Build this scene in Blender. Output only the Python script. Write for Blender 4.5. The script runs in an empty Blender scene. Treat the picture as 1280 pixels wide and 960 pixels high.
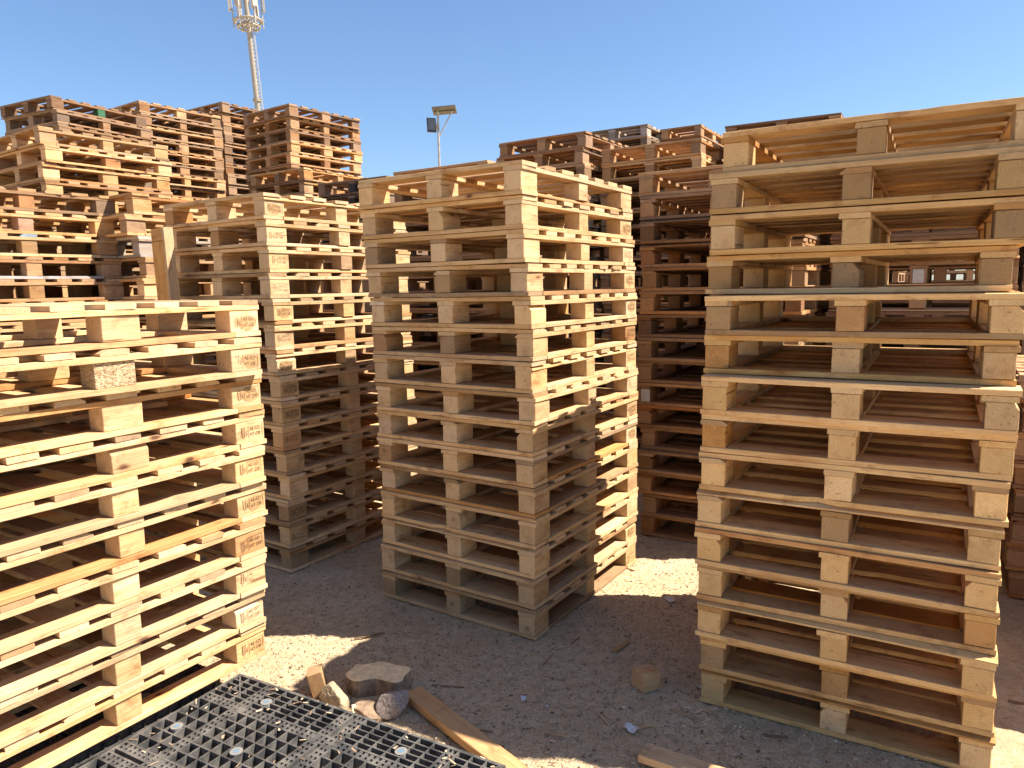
import bpy, math, random
from mathutils import Vector, Matrix, noise
R = math.radians
rnd = random.Random(11)
scene = bpy.context.scene
col = scene.collection

# ------------------------------------------------------------------ dimensions of a pallet (metres)
P, S, H, T = 1.005, 1.19, 0.151, 0.0205       # along the deck boards, across them, height, board thickness
BH = H - 3 * T                                # block height

# ------------------------------------------------------------------ node helpers
def new_mat(name):
    m = bpy.data.materials.new(name)
    m.use_nodes = True
    nt = m.node_tree
    b = nt.nodes['Principled BSDF']
    return m, nt, b

class NG:
    def __init__(s, nt): s.nt = nt
    def n(s, t, **kw):
        x = s.nt.nodes.new(t)
        for k, v in kw.items(): setattr(x, k, v)
        return x
    def put(s, sock, v):
        if isinstance(v, bpy.types.NodeSocket): s.nt.links.new(v, sock)
        else: sock.default_value = v
    def math(s, op, a, b=0.0, c=0.0):
        x = s.n('ShaderNodeMath', operation=op)
        s.put(x.inputs[0], a); s.put(x.inputs[1], b); s.put(x.inputs[2], c)
        return x.outputs[0]
    def vmath(s, op, a, b):
        x = s.n('ShaderNodeVectorMath', operation=op)
        s.put(x.inputs[0], a); s.put(x.inputs[1], b)
        return x.outputs[0]
    def noise(s, vec, scale, detail=3.0, rough=0.55):
        x = s.n('ShaderNodeTexNoise')
        s.put(x.inputs['Vector'], vec)
        x.inputs['Scale'].default_value = scale
        x.inputs['Detail'].default_value = detail
        x.inputs['Roughness'].default_value = rough
        return x.outputs['Fac']
    def ramp(s, fac, stops):
        x = s.n('ShaderNodeValToRGB')
        e = x.color_ramp.elements
        while len(e) > 1: e.remove(e[-1])
        for i, (p, c) in enumerate(stops):
            if i == 0: el = e[0]; el.position = p
            else: el = e.new(p)
            el.color = c if len(c) == 4 else (*c, 1)
        s.put(x.inputs[0], fac)
        return x.outputs[0]
    def mix(s, fac, a, b, blend='MIX'):
        x = s.n('ShaderNodeMix', data_type='RGBA', blend_type=blend)
        s.put(x.inputs[0], fac); s.put(x.inputs[6], a); s.put(x.inputs[7], b)
        return x.outputs[2]
    def maprange(s, v, a, b, c, d):
        x = s.n('ShaderNodeMapRange')
        s.put(x.inputs[0], v)
        for i, q in enumerate((a, b, c, d)): x.inputs[i + 1].default_value = q
        return x.outputs[0]
    def bump(s, h, strength, dist=0.002):
        x = s.n('ShaderNodeBump')
        x.inputs['Strength'].default_value = strength
        x.inputs['Distance'].default_value = dist
        s.put(x.inputs['Height'], h)
        return x.outputs[0]

def grey(v): return (v, v, v, 1)

def wood_material():
    """Sawn softwood: growth rings as a solid texture round an off-centre pith along local X, so that long faces
    show grain and cut ends show rings.  The object's own colour gives the tint, its alpha the weathering."""
    m, nt, b = new_mat('sawn_wood')
    g = NG(nt)
    oi = g.n('ShaderNodeObjectInfo')
    tc = g.n('ShaderNodeTexCoord').outputs['Object']
    rn = oi.outputs['Random']
    shift = g.n('ShaderNodeCombineXYZ')
    g.put(shift.inputs[0], g.math('MULTIPLY', rn, 37.0))
    g.put(shift.inputs[1], g.math('MULTIPLY', g.math('FRACT', g.math('MULTIPLY', rn, 91.7)), 5.0))
    v = g.vmath('ADD', tc, shift.outputs[0])
    # pith offset
    oy = g.math('MULTIPLY', g.math('SUBTRACT', g.math('FRACT', g.math('MULTIPLY', rn, 53.3)), 0.5), 0.07)
    oz = g.math('MULTIPLY', g.math('SUBTRACT', g.math('FRACT', g.math('MULTIPLY', rn, 17.9)), 0.5), 0.09)
    sep = g.n('ShaderNodeSeparateXYZ'); g.put(sep.inputs[0], tc)
    st = g.vmath('MULTIPLY', v, (1.6, 9.0, 9.0))
    warp = g.noise(st, 1.0, 2.0)
    y = g.math('ADD', g.math('ADD', sep.outputs[1], oy), g.math('MULTIPLY', g.math('SUBTRACT', warp, 0.5), 0.05))
    z = g.math('ADD', g.math('ADD', sep.outputs[2], oz), g.math('MULTIPLY', g.math('SUBTRACT', warp, 0.5), 0.04))
    r = g.math('SQRT', g.math('ADD', g.math('MULTIPLY', y, y), g.math('MULTIPLY', z, z)))
    ring = g.math('FRACT', g.math('MULTIPLY', r, 120.0))
    ring = g.math('POWER', ring, 2.2)
    fibre = g.noise(g.vmath('MULTIPLY', v, (6.0, 140.0, 140.0)), 1.0, 3.0, 0.6)
    blot = g.noise(g.vmath('MULTIPLY', v, (3.0, 14.0, 14.0)), 1.0, 4.0, 0.6)
    # knots: sparse, elongated cells
    vor = g.n('ShaderNodeTexVoronoi', feature='F1')
    g.put(vor.inputs['Vector'], g.vmath('ADD', g.vmath('MULTIPLY', v, (5.0, 11.0, 11.0)), g.vmath('MULTIPLY', (1, 1, 1), warp)))
    vor.inputs['Scale'].default_value = 1.0
    pick = g.n('ShaderNodeSeparateColor'); g.put(pick.inputs[0], vor.outputs['Color'])
    has = g.math('GREATER_THAN', pick.outputs[0], 0.80)
    knot = g.math('MULTIPLY', has, g.maprange(vor.outputs['Distance'], 0.07, 0.16, 1.0, 0.0))
    halo = g.math('MULTIPLY', has, g.maprange(vor.outputs['Distance'], 0.16, 0.50, 0.45, 0.0))
    tint = oi.outputs['Color']; wx = oi.outputs['Alpha']
    c = g.mix(g.math('MULTIPLY', ring, 0.26), tint, g.mix(1.0, tint, (0.60, 0.40, 0.22, 1), 'MULTIPLY'))
    c = g.mix(g.maprange(fibre, 0.35, 0.75, 0.0, 0.55), c, g.mix(1.0, c, (0.66, 0.50, 0.35, 1), 'MULTIPLY'))
    c = g.mix(g.maprange(blot, 0.40, 0.70, 0.0, 0.65), c, g.mix(1.0, c, (0.74, 0.57, 0.39, 1), 'MULTIPLY'))
    c = g.mix(halo, c, g.mix(1.0, c, (0.72, 0.46, 0.26, 1), 'MULTIPLY'))
    c = g.mix(knot, c, (0.10, 0.045, 0.02, 1))
    # rust-dark nail heads and handling stains, world-anchored to the piece
    stain = g.noise(g.vmath('MULTIPLY', v, (7.0, 10.0, 10.0)), 1.3, 5.0, 0.7)
    c = g.mix(g.maprange(stain, 0.53, 0.68, 0.0, 0.7), c, g.mix(1.0, c, (0.50, 0.38, 0.30, 1), 'MULTIPLY'))
    crk = g.noise(g.vmath('ADD', g.vmath('MULTIPLY', v, (1.3, 75.0, 75.0)), g.vmath('MULTIPLY', (3.0, 3.0, 3.0), warp)), 1.0, 2.0, 0.5)
    crack = g.math('MULTIPLY', g.maprange(crk, 0.675, 0.70, 0.0, 0.85), g.maprange(g.noise(g.vmath('MULTIPLY', v, (4.0, 6.0, 6.0)), 1.0, 1.0), 0.48, 0.56, 0.0, 1.0))
    c = g.mix(crack, c, g.mix(1.0, c, (0.28, 0.19, 0.13, 1), 'MULTIPLY'))
    # nail heads over the blocks on the flat faces
    sepn = g.n('ShaderNodeSeparateXYZ'); g.put(sepn.inputs[0], tc)
    ax = g.math('ABSOLUTE', sepn.outputs[0]); ay = g.math('SUBTRACT', g.math('ABSOLUTE', sepn.outputs[1]), 0.022)
    n1 = g.math('MINIMUM', g.math('ABSOLUTE', g.math('SUBTRACT', ax, 0.4525)), g.math('ABSOLUTE', g.math('SUBTRACT', ax, 0.012)))
    nd = g.math('SQRT', g.math('ADD', g.math('MULTIPLY', n1, n1), g.math('MULTIPLY', ay, ay)))
    thin = g.math('LESS_THAN', g.math('ABSOLUTE', sepn.outputs[2]), 0.014)
    c = g.mix(g.math('MULTIPLY', thin, g.maprange(nd, 0.0036, 0.0046, 0.85, 0.0)), c, (0.07, 0.045, 0.03, 1))
    # weathering towards silver grey, uneven
    w = g.math('MULTIPLY', wx, g.maprange(g.noise(g.vmath('MULTIPLY', v, (2.5, 22.0, 22.0)), 1.0, 4.0, 0.6), 0.25, 0.7, 0.35, 1.15))
    w = g.math('MINIMUM', w, 1.0)
    gr = g.ramp(g.math('ADD', g.math('MULTIPLY', fibre, 0.6), g.math('MULTIPLY', blot, 0.4)), [(0.3, (0.09, 0.07, 0.055)), (0.7, (0.27, 0.23, 0.19))])
    c = g.mix(w, c, gr)
    # cut ends: paler, greyer, rings stand out
    nrm = g.n('ShaderNodeSeparateXYZ'); g.put(nrm.inputs[0], g.n('ShaderNodeTexCoord').outputs['Normal'])
    endg = g.math('MULTIPLY', g.math('GREATER_THAN', g.math('ABSOLUTE', nrm.outputs[0]), 0.8), g.math('SUBTRACT', 1.0, g.math('MULTIPLY', w, 0.6)))
    pith = g.math('MULTIPLY', g.maprange(r, 0.002, 0.006, 0.5, 0.0), endg)
    e = g.mix(0.40, c, g.mix(1.0, tint, (0.92, 0.98, 1.12, 1), 'MULTIPLY'))
    e = g.mix(g.math('MULTIPLY', ring, 0.24), e, g.mix(1.0, e, (0.50, 0.38, 0.28, 1), 'MULTIPLY'))
    c = g.mix(endg, c, e)
    c = g.mix(pith, c, (0.13, 0.06, 0.03, 1))
    hsv = g.n('ShaderNodeHueSaturation')
    g.put(hsv.inputs['Value'], g.maprange(g.math('FRACT', g.math('MULTIPLY', rn, 7.13)), 0, 1, 0.86, 1.10))
    g.put(hsv.inputs['Saturation'], g.maprange(g.math('FRACT', g.math('MULTIPLY', rn, 29.3)), 0, 1, 0.93, 1.06))
    g.put(hsv.inputs['Color'], c)
    nt.links.new(hsv.outputs[0], b.inputs['Base Color'])
    b.inputs['Roughness'].default_value = 0.78
    b.inputs['Specular IOR Level'].default_value = 0.25
    hgt = g.math('ADD', g.math('MULTIPLY', fibre, 0.7), g.math('MULTIPLY', ring, 0.3))
    nt.links.new(g.bump(hgt, 0.55, 0.0016), b.inputs['Normal'])
    return m

def chip_material():
    m, nt, b = new_mat('pressed_chipwood')
    g = NG(nt)
    tc = g.n('ShaderNodeTexCoord').outputs['Object']
    vor = g.n('ShaderNodeTexVoronoi', feature='F1'); g.put(vor.inputs['Vector'], g.vmath('MULTIPLY', tc, (170.0, 330.0, 330.0)))
    vor.inputs['Scale'].default_value = 1.0
    sp = g.n('ShaderNodeSeparateColor'); g.put(sp.inputs[0], vor.outputs['Color'])
    c = g.ramp(sp.outputs[0], [(0.0, (0.16, 0.09, 0.04)), (0.35, (0.33, 0.22, 0.11)), (1.0, (0.56, 0.44, 0.28))])
    nt.links.new(c, b.inputs['Base Color']); b.inputs['Roughness'].default_value = 0.9
    nt.links.new(g.bump(sp.outputs[0], 0.8, 0.003), b.inputs['Normal'])
    return m

def plain(name, rgb, rough=0.7, metal=0.0, var=0.25, scale=30.0, bump=0.0, dust=None):
    m, nt, b = new_mat(name)
    g = NG(nt)
    tc = g.n('ShaderNodeTexCoord').outputs['Object']
    f = g.noise(tc, scale, 5.0, 0.6)
    lo = tuple(max(0, x * (1 - var)) for x in rgb); hi = tuple(min(1, x * (1 + var)) for x in rgb)
    c = g.ramp(f, [(0.3, lo), (0.7, hi)])
    if dust:
        f2 = g.noise(tc, dust[1], 5.0, 0.65)
        c = g.mix(g.maprange(f2, 0.40, 0.66, 0.05, dust[2]), c, (*dust[0], 1))
    nt.links.new(c, b.inputs['Base Color'])
    b.inputs['Roughness'].default_value = rough; b.inputs['Metallic'].default_value = metal
    if bump: nt.links.new(g.bump(f, bump, 0.003), b.inputs['Normal'])
    return m

def stamp_material(name, rgb, thr):
    m, nt, b = new_mat(name)
    g = NG(nt)
    oi = g.n('ShaderNodeObjectInfo')
    tc = g.n('ShaderNodeTexCoord').outputs['Object']
    sh = g.n('ShaderNodeCombineXYZ'); g.put(sh.inputs[0], g.math('MULTIPLY', oi.outputs['Random'], 19.0)); g.put(sh.inputs[1], oi.outputs['Random'])
    f = g.noise(g.vmath('ADD', tc, sh.outputs[0]), 75.0, 3.0, 0.6)
    b.inputs['Base Color'].default_value = (*rgb, 1); b.inputs['Roughness'].default_value = 0.9
    nt.links.new(g.maprange(f, thr - 0.08, thr + 0.08, 0.38, 0.97), b.inputs['Alpha'])
    return m

def ground_material():
    m, nt, b = new_mat('sandy_dirt')
    g = NG(nt)
    geo = g.n('ShaderNodeNewGeometry').outputs['Position']
    a = g.noise(geo, 1.1, 5.0, 0.6)
    f = g.noise(geo, 22.0, 7.0, 0.72)
    fine = g.noise(geo, 130.0, 5.0, 0.75)
    fib = g.noise(g.vmath('MULTIPLY', g.vmath('ADD', geo, g.vmath('MULTIPLY', (0.08, 0.08, 0.0), g.noise(geo, 9.0))), (190.0, 60.0, 60.0)), 1.0, 3.0, 0.6)
    c = g.ramp(f, [(0.25, (0.40, 0.30, 0.18)), (0.5, (0.61, 0.48, 0.305)), (0.75, (0.74, 0.60, 0.415))])
    c = g.mix(g.maprange(a, 0.38, 0.66, 0.0, 0.5), c, g.mix(1.0, c, (0.74, 0.68, 0.58, 1), 'MULTIPLY'))
    c = g.mix(g.maprange(fine, 0.58, 0.70, 0.0, 0.6), c, (0.70, 0.55, 0.36, 1))
    c = g.mix(g.maprange(fine, 0.46, 0.36, 0.0, 0.75), c, (0.14, 0.095, 0.06, 1))
    c = g.mix(g.maprange(fib, 0.58, 0.68, 0.0, 0.7), c, (0.66, 0.50, 0.32, 1))
    nt.links.new(c, b.inputs['Base Color']); b.inputs['Roughness'].default_value = 0.95
    b.inputs['Specular IOR Level'].default_value = 0.15
    h = g.math('ADD', g.math('MULTIPLY', f, 0.6), g.math('MULTIPLY', fine, 0.5))
    nt.links.new(g.bump(h, 0.9, 0.024), b.inputs['Normal'])
    return m

def island_material(name, stops, rough=0.9):
    m, nt, b = new_mat(name)
    g = NG(nt)
    c = g.ramp(g.n('ShaderNodeNewGeometry').outputs['Random Per Island'], stops)
    nt.links.new(c, b.inputs['Base Color']); b.inputs['Roughness'].default_value = rough
    return m

WOOD = wood_material(); CHIP = chip_material()
STAMP_B = stamp_material('burnt_stamp', (0.035, 0.017, 0.008), 0.30)
STAMP_F = stamp_material('faded_stamp', (0.07, 0.035, 0.015), 0.42)
SCORCH = stamp_material('scorch', (0.42, 0.26, 0.11), 0.56)
PLASTIC = plain('dusty_black_plastic', (0.030, 0.031, 0.033), 0.55, 0, 0.3, 60, 0.15, dust=((0.22, 0.205, 0.18), 14.0, 0.55))
CAPWHITE = plain('cap_plastic', (0.19, 0.195, 0.19), 0.5, 0, 0.2, 90, dust=((0.16, 0.14, 0.11), 120.0, 0.6))
CAPBLUE = plain('cap_print', (0.10, 0.17, 0.24), 0.5)
CONCRETE = plain('paver_concrete', (0.74, 0.56, 0.31), 0.95, 0, 0.25, 40, 0.5)
CONCRETE_D = plain('soiled_concrete', (0.26, 0.18, 0.11), 0.95, 0, 0.5, 26, 0.5)
GRANITE = plain('granite', (0.25, 0.205, 0.18), 0.85, 0, 0.6, 130, 0.6)
LUMP = plain('pale_mortar', (0.36, 0.285, 0.175), 0.95, 0, 0.25, 45, 0.7)
CLAY = plain('brown_stone', (0.24, 0.165, 0.105), 0.95, 0, 0.4, 40, 0.6)
PAPER = plain('paper', (0.55, 0.55, 0.54), 0.8, 0, 0.12, 40)
PAPERGREY = plain('printed_paper', (0.55, 0.52, 0.49), 0.8, 0, 0.5, 160)
PAINT_W = plain('mast_paint', (0.26, 0.24, 0.20), 0.5, 0, 0.08, 3)
STEEL = plain('galvanised_steel', (0.36, 0.35, 0.33), 0.5, 0.5, 0.2, 8)
DARKM = plain('dark_metal', (0.028, 0.032, 0.04), 0.45, 0.2, 0.3, 12)
PANELBACK = plain('panel_back', (0.085, 0.075, 0.06), 0.6, 0.1, 0.2, 6)
GLASSY = plain('lamp_lens', (0.10, 0.12, 0.14), 0.2, 0, 0.2, 10)
ANT = plain('antenna_shell', (0.30, 0.285, 0.26), 0.5, 0, 0.08, 3)
SOIL = ground_material()
SHAV = island_material('wood_shavings', [(0.0, (0.12, 0.075, 0.045)), (0.3, (0.30, 0.20, 0.12)), (0.7, (0.52, 0.38, 0.24)), (1.0, (0.70, 0.55, 0.36))])
PEB = island_material('pebbles', [(0.0, (0.10, 0.08, 0.06)), (0.4, (0.30, 0.23, 0.165)), (0.9, (0.50, 0.40, 0.29)), (1.0, (0.70, 0.64, 0.56))])

FLAKE = island_material('bark_flakes', [(0.0, (0.09, 0.065, 0.045)), (0.3, (0.27, 0.195, 0.125)), (0.7, (0.50, 0.38, 0.25)), (1.0, (0.68, 0.55, 0.38))])

# ------------------------------------------------------------------ mesh helpers
class MB:
    def __init__(s): s.v = []; s.f = []; s.m = []
    def add(s, vs, fs, mi=0):
        o = len(s.v); s.v += [tuple(x) for x in vs]; s.f += [tuple(i + o for i in f) for f in fs]; s.m += [mi] * len(fs)
        return s
    def box(s, c, d, rot=None, mi=0):
        x, y, z = d[0] / 2, d[1] / 2, d[2] / 2
        vs = [Vector(p) for p in ((-x, -y, -z), (x, -y, -z), (x, y, -z), (-x, y, -z), (-x, -y, z), (x, -y, z), (x, y, z), (-x, y, z))]
        if rot is not None: vs = [rot @ p for p in vs]
        vs = [p + Vector(c) for p in vs]
        return s.add(vs, [(0, 3, 2, 1), (4, 5, 6, 7), (0, 1, 5, 4), (1, 2, 6, 5), (2, 3, 7, 6), (3, 0, 4, 7)], mi)
    def tube(s, a, b, r0, r1=None, n=12, mi=0):
        a, b = Vector(a), Vector(b); r1 = r0 if r1 is None else r1
        d = (b - a).normalized()
        u = d.orthogonal().normalized(); w = d.cross(u)
        vs = []
        for p, r in ((a, r0), (b, r1)):
            for k in range(n):
                t = 2 * math.pi * k / n
                vs.append(p + u * (r * math.cos(t)) + w * (r * math.sin(t)))
        fs = [(k, (k + 1) % n, n + (k + 1) % n, n + k) for k in range(n)]
        fs += [tuple(range(n - 1, -1, -1)), tuple(range(n, 2 * n))]
        return s.add(vs, fs, mi)
    def mesh(s, name, mats):
        me = bpy.data.meshes.new(name)
        me.from_pydata(s.v, [], s.f); me.update()
        for m in (mats if isinstance(mats, (list, tuple)) else [mats]): me.materials.append(m)
        for p, i in zip(me.polygons, s.m): p.material_index = i
        return me

def link(name, me, parent=None, mat=None, color=None):
    o = bpy.data.objects.new(name, me); col.objects.link(o)
    if parent: o.parent = parent
    if mat is not None: o.matrix_basis = mat
    if color: o.color = color
    return o
def tag(o, label=None, cat=None, group=None, kind=None):
    for k, v in (('label', label), ('category', cat), ('group', group), ('kind', kind)):
        if v: o[k] = v
    return o
def empty(name, loc=(0, 0, 0), rz=0.0):
    o = bpy.data.objects.new(name, None); col.objects.link(o)
    o.empty_display_size = 0.05; o.location = loc; o.rotation_euler = (0, 0, rz)
    return o

def plank_mesh(name, L, W, t, seed, wane=False, nick=False, segs=14, ch=0.0014):
    """A sawn board along X: eight-point section, slightly bowed, uneven edges, optionally a waney edge or a broken bite."""
    r = random.Random(seed)
    sec = [(-W/2+ch, -t/2), (W/2-ch, -t/2), (W/2, -t/2+ch), (W/2, t/2-ch), (W/2-ch, t/2), (-W/2+ch, t/2), (-W/2, t/2-ch), (-W/2, -t/2+ch)]
    if wane:
        k = W * 0.22
        sec[3] = (W/2 - 0.001, -t * 0.1); sec[4] = (W/2 - k, t/2)
    bow = r.uniform(-1, 1) * 0.0022; sp = r.uniform(-1, 1) * 0.002
    e0, e1 = r.uniform(-0.004, 0.004), r.uniform(-0.004, 0.004)
    bite = r.uniform(-0.35, 0.35) * L
    vs, fs = [], []
    for i in range(segs + 1):
        u = i / segs; x = (u - 0.5) * L
        for j, (y, z) in enumerate(sec):
            q = noise.noise(Vector((x * 3.1 + seed * 7.7, j * 1.7, 0.3)))
            yy = y + q * 0.0016 + sp * math.sin(u * 3.1)
            if nick and y > 0: yy -= 0.022 * max(0, 1 - abs(x - bite) / 0.06)
            zz = z + noise.noise(Vector((x * 2.3, seed * 3.1 + j, 5.0))) * 0.0007 + bow * (math.sin(math.pi * u) - 0.6)
            xx = x + (e0 * y / W if i == 0 else e1 * y / W if i == segs else 0)
            vs.append((xx, yy, zz))
    n = 8
    for i in range(segs):
        for j in range(n):
            a, b = i * n + j, i * n + (j + 1) % n
            fs.append((a, a + n, b + n, b))
    fs.append(tuple(range(n))); fs.append(tuple(range(segs * n + n - 1, segs * n - 1, -1)))
    return MB().add(vs, fs).mesh(name, WOOD)

def block_mesh(name, L, W, t, seed, mat, corner=0.0):
    r = random.Random(seed)
    ch = 0.002
    sec = [(-W/2+ch, -t/2), (W/2-ch, -t/2), (W/2, -t/2+ch), (W/2, t/2-ch), (W/2-ch, t/2), (-W/2+ch, t/2), (-W/2, t/2-ch), (-W/2, -t/2+ch)]
    if corner:
        sec[3] = (W/2, t/2 - corner); sec[4] = (W/2 - corner * 0.8, t/2)
    vs, fs = [], []
    xs = [-L/2, -L/2 + ch, -L/6, L/6, L/2 - ch, L/2]
    sk = [r.uniform(-0.0018, 0.0018) for _ in range(4)]
    for i, x in enumerate(xs):
        k = 1 - 2 * ch / W if i in (0, 5) else 1
        for j, (y, z) in enumerate(sec):
            vs.append((x + (sk[0] * y / W + sk[1] * z / t) * (1 if x > 0 else -1), y * k + noise.noise(Vector((x * 9, j, seed * 1.3))) * 0.0012, z * k if abs(z) > t * .45 and i in (0, 5) else z))
    n = 8
    for i in range(len(xs) - 1):
        for j in range(n):
            a, b = i * n + j, i * n + (j + 1) % n
            fs.append((a, a + n, b + n, b))
    e = (len(xs) - 1) * n
    fs.append(tuple(range(n))); fs.append(tuple(range(e + n - 1, e - 1, -1)))
    return MB().add(vs, fs).mesh(name, mat)

g_ = 0.0007
tb = T - g_
DECKW = [0.125, 0.100, 0.095, 0.110, 0.095, 0.100, 0.125]
M_DECK_E = [plank_mesh('deck_board', P, 0.125, tb, 100 + k, wane=(k == 3), nick=(k == 4)) for k in range(6)]
M_DECK = [plank_mesh('deck_board', P, (0.095, 0.100, 0.110)[k % 3], tb, 200 + k, wane=(k in (4, 7)), nick=(k == 8)) for k in range(9)]
M_STR = [plank_mesh('stringer_board', S, 0.100, tb, 300 + k, wane=(k == 2), nick=(k == 5)) for k in range(7)]
M_BP = [plank_mesh('bottom_board', P, 0.130, tb, 400 + k, wane=(k == 2), nick=(k == 4)) for k in range(6)]
M_BS = [plank_mesh('bottom_board', S - 0.264, 0.100, tb, 500 + k, wane=(k == 3)) for k in range(6)]
M_BL = [block_mesh('block', 0.140, 0.090, BH - g_, 600 + k, WOOD, 0.022 if k == 4 else 0.0) for k in range(6)]
M_BM = [block_mesh('block', 0.095, 0.090, BH - g_, 650 + k, WOOD) for k in range(5)]
M_BR = [block_mesh('block', 0.140, 0.090, BH - g_, 680 + k, WOOD, 0.030) for k in range(2)]
M_BC = [block_mesh('block', 0.140, 0.090, BH - g_, 690, CHIP)]

# ------------------------------------------------------------------ burnt-in block stamps
def text_tris(s, size, x, y, sx=1.0):
    cu = bpy.data.curves.new('stamp_text', 'FONT'); cu.body = s; cu.size = size; cu.resolution_u = 2
    o = bpy.data.objects.new('stamp_text', cu); col.objects.link(o)
    dg = bpy.context.evaluated_depsgraph_get()
    me = bpy.data.meshes.new_from_object(o.evaluated_get(dg))
    vs = [(v.co.x * sx + x, v.co.y + y, 0) for v in me.vertices]; fs = [tuple(p.vertices) for p in me.polygons]
    bpy.data.objects.remove(o); bpy.data.curves.remove(cu); bpy.data.meshes.remove(me)
    return vs, fs

def stamp_mesh(style, mat):
    b = MB()
    if style == 0: t1, t2 = 'AE-025', 'HT-DB'
    elif style == 1: t1, t2 = 'AE-027', 'HT DB'
    else: t1, t2 = 'AE-025', 'HT 20B'
    x0 = -0.012
    b.add(*text_tris(t1, 0.021, x0 + 0.004, 0.006, 0.86)); b.add(*text_tris(t2, 0.021, x0 + 0.004, -0.018, 0.86))
    def ln(x, y0, y1, w=0.0016): b.add([(x - w/2, y0, 0), (x + w/2, y0, 0), (x + w/2, y1, 0), (x - w/2, y1, 0)], [(0, 1, 2, 3)])
    ln(x0 - 0.002, -0.028, 0.026); ln(0.055, -0.024, 0.028)
    if style == 2:
        b.add([(x0 - .002, .0265, 0), (.055, .0265, 0), (.055, .028, 0), (x0 - .002, .028, 0)], [(0, 1, 2, 3)])
    # the wheat-ear emblem with its upright letters
    for k in range(5):
        y = 0.020 - k * 0.0085
        for sgn in (-1, 1):
            cx = -0.040 + sgn * 0.0055
            b.add([(cx - sgn*.0045, y - .006, 0), (cx + sgn*.001, y - .003, 0), (cx + sgn*.0048, y + .004, 0), (cx - sgn*.001, y + .001, 0)], [(0, 1, 2, 3) if sgn > 0 else (3, 2, 1, 0)])
    b.add([(-.0405, -.030, 0), (-.0392, -.030, 0), (-.0396, -.014, 0), (-.0402, -.014, 0)], [(0, 1, 2, 3)])
    vs, fs = text_tris('IPPC', 0.0125, 0, 0, 0.9)
    b.add([(-0.019 - y, x - 0.014, 0) for x, y, _ in vs], fs)
    return b.mesh('stamp', mat)
M_ST = [stamp_mesh(k, STAMP_B) for k in range(3)] + [stamp_mesh(k, STAMP_F) for k in range(3)]
def scorch_mesh():
    n = 20; vs = [(0, 0, 0)]
    for k in range(n):
        t = 2 * math.pi * k / n
        vs.append((0.012 + 0.048 * math.cos(t) * (1 + .12 * math.sin(3 * t)), -.002 + 0.031 * math.sin(t), 0))
    return MB().add(vs, [(0, 1 + k, 1 + (k + 1) % n) for k in range(n)]).mesh('scorch_mark', SCORCH)
M_SCORCH = scorch_mesh()

# ------------------------------------------------------------------ pallets
def part_slots(longmid=False):
    """(name, mesh list, location, turned 90 degrees, spot) of every part of one pallet."""
    out = []
    xs = (-(P/2 - 0.05), 0.0, P/2 - 0.05)
    for sy in (-1, 1): out.append(('bottom_board', M_BP, (0, sy * (S/2 - 0.066), T/2), 0, 'bp'))
    for x in xs: out.append(('bottom_board', M_BS, (x, 0, T/2), 1, 'bs'))
    for ix, x in enumerate(xs):
        for iy, y in enumerate((S/2 - 0.073, 0.0, -(S/2 - 0.073))):
            out.append(('block', M_BM if (iy == 1 and not longmid) else M_BL, (x, y, T + BH/2), 1, (ix, iy)))
    for x in xs: out.append(('stringer_board', M_STR, (x, 0, T + BH + T/2), 1, 'st'))
    y = -S/2
    gap = (S - sum(DECKW)) / 6
    for k, w in enumerate(DECKW):
        out.append(('deck_board', M_DECK_E if k in (0, 6) else M_DECK, (0, y + w/2, H - T/2), 0, 'dk%d' % k))
        y += w + gap
    return out
SLOTS = part_slots(); SLOTS_LONG = part_slots(True)

def far_mesh():
    b = MB()
    for nm, ml, loc, turn, sp in SLOTS:
        d = {'bp': (P, .13, tb), 'bs': (S - .264, .10, tb), 'st': (S, .10, tb)}.get(sp) if isinstance(sp, str) and not sp.startswith('dk') else None
        if d is None:
            d = ((.095 if sp[1] == 1 else .14), .09, BH - g_) if isinstance(sp, tuple) else (P, DECKW[int(sp[2:])], tb)
        if turn: d = (d[1], d[0], d[2])
        b.box(loc, d)
    return b.mesh('pallet', WOOD)
M_FAR = far_mesh()

ORD = ('top first second third fourth fifth sixth seventh eighth ninth tenth eleventh twelfth thirteenth fourteenth fifteenth sixteenth seventeenth eighteenth nineteenth '
       'twentieth twenty-first twenty-second twenty-third twenty-fourth twenty-fifth twenty-sixth twenty-seventh twenty-eighth twenty-ninth thirtieth thirty-first').split()

def jit(c, k, r):
    v = 1 + r.uniform(-k, k); h = r.uniform(-k, k) * .35
    return (max(.01, min(1, c[0] * v)), max(.01, min(1, c[1] * v * (1 - h * .3))), max(.01, min(1, c[2] * v * (1 - h))))

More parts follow.
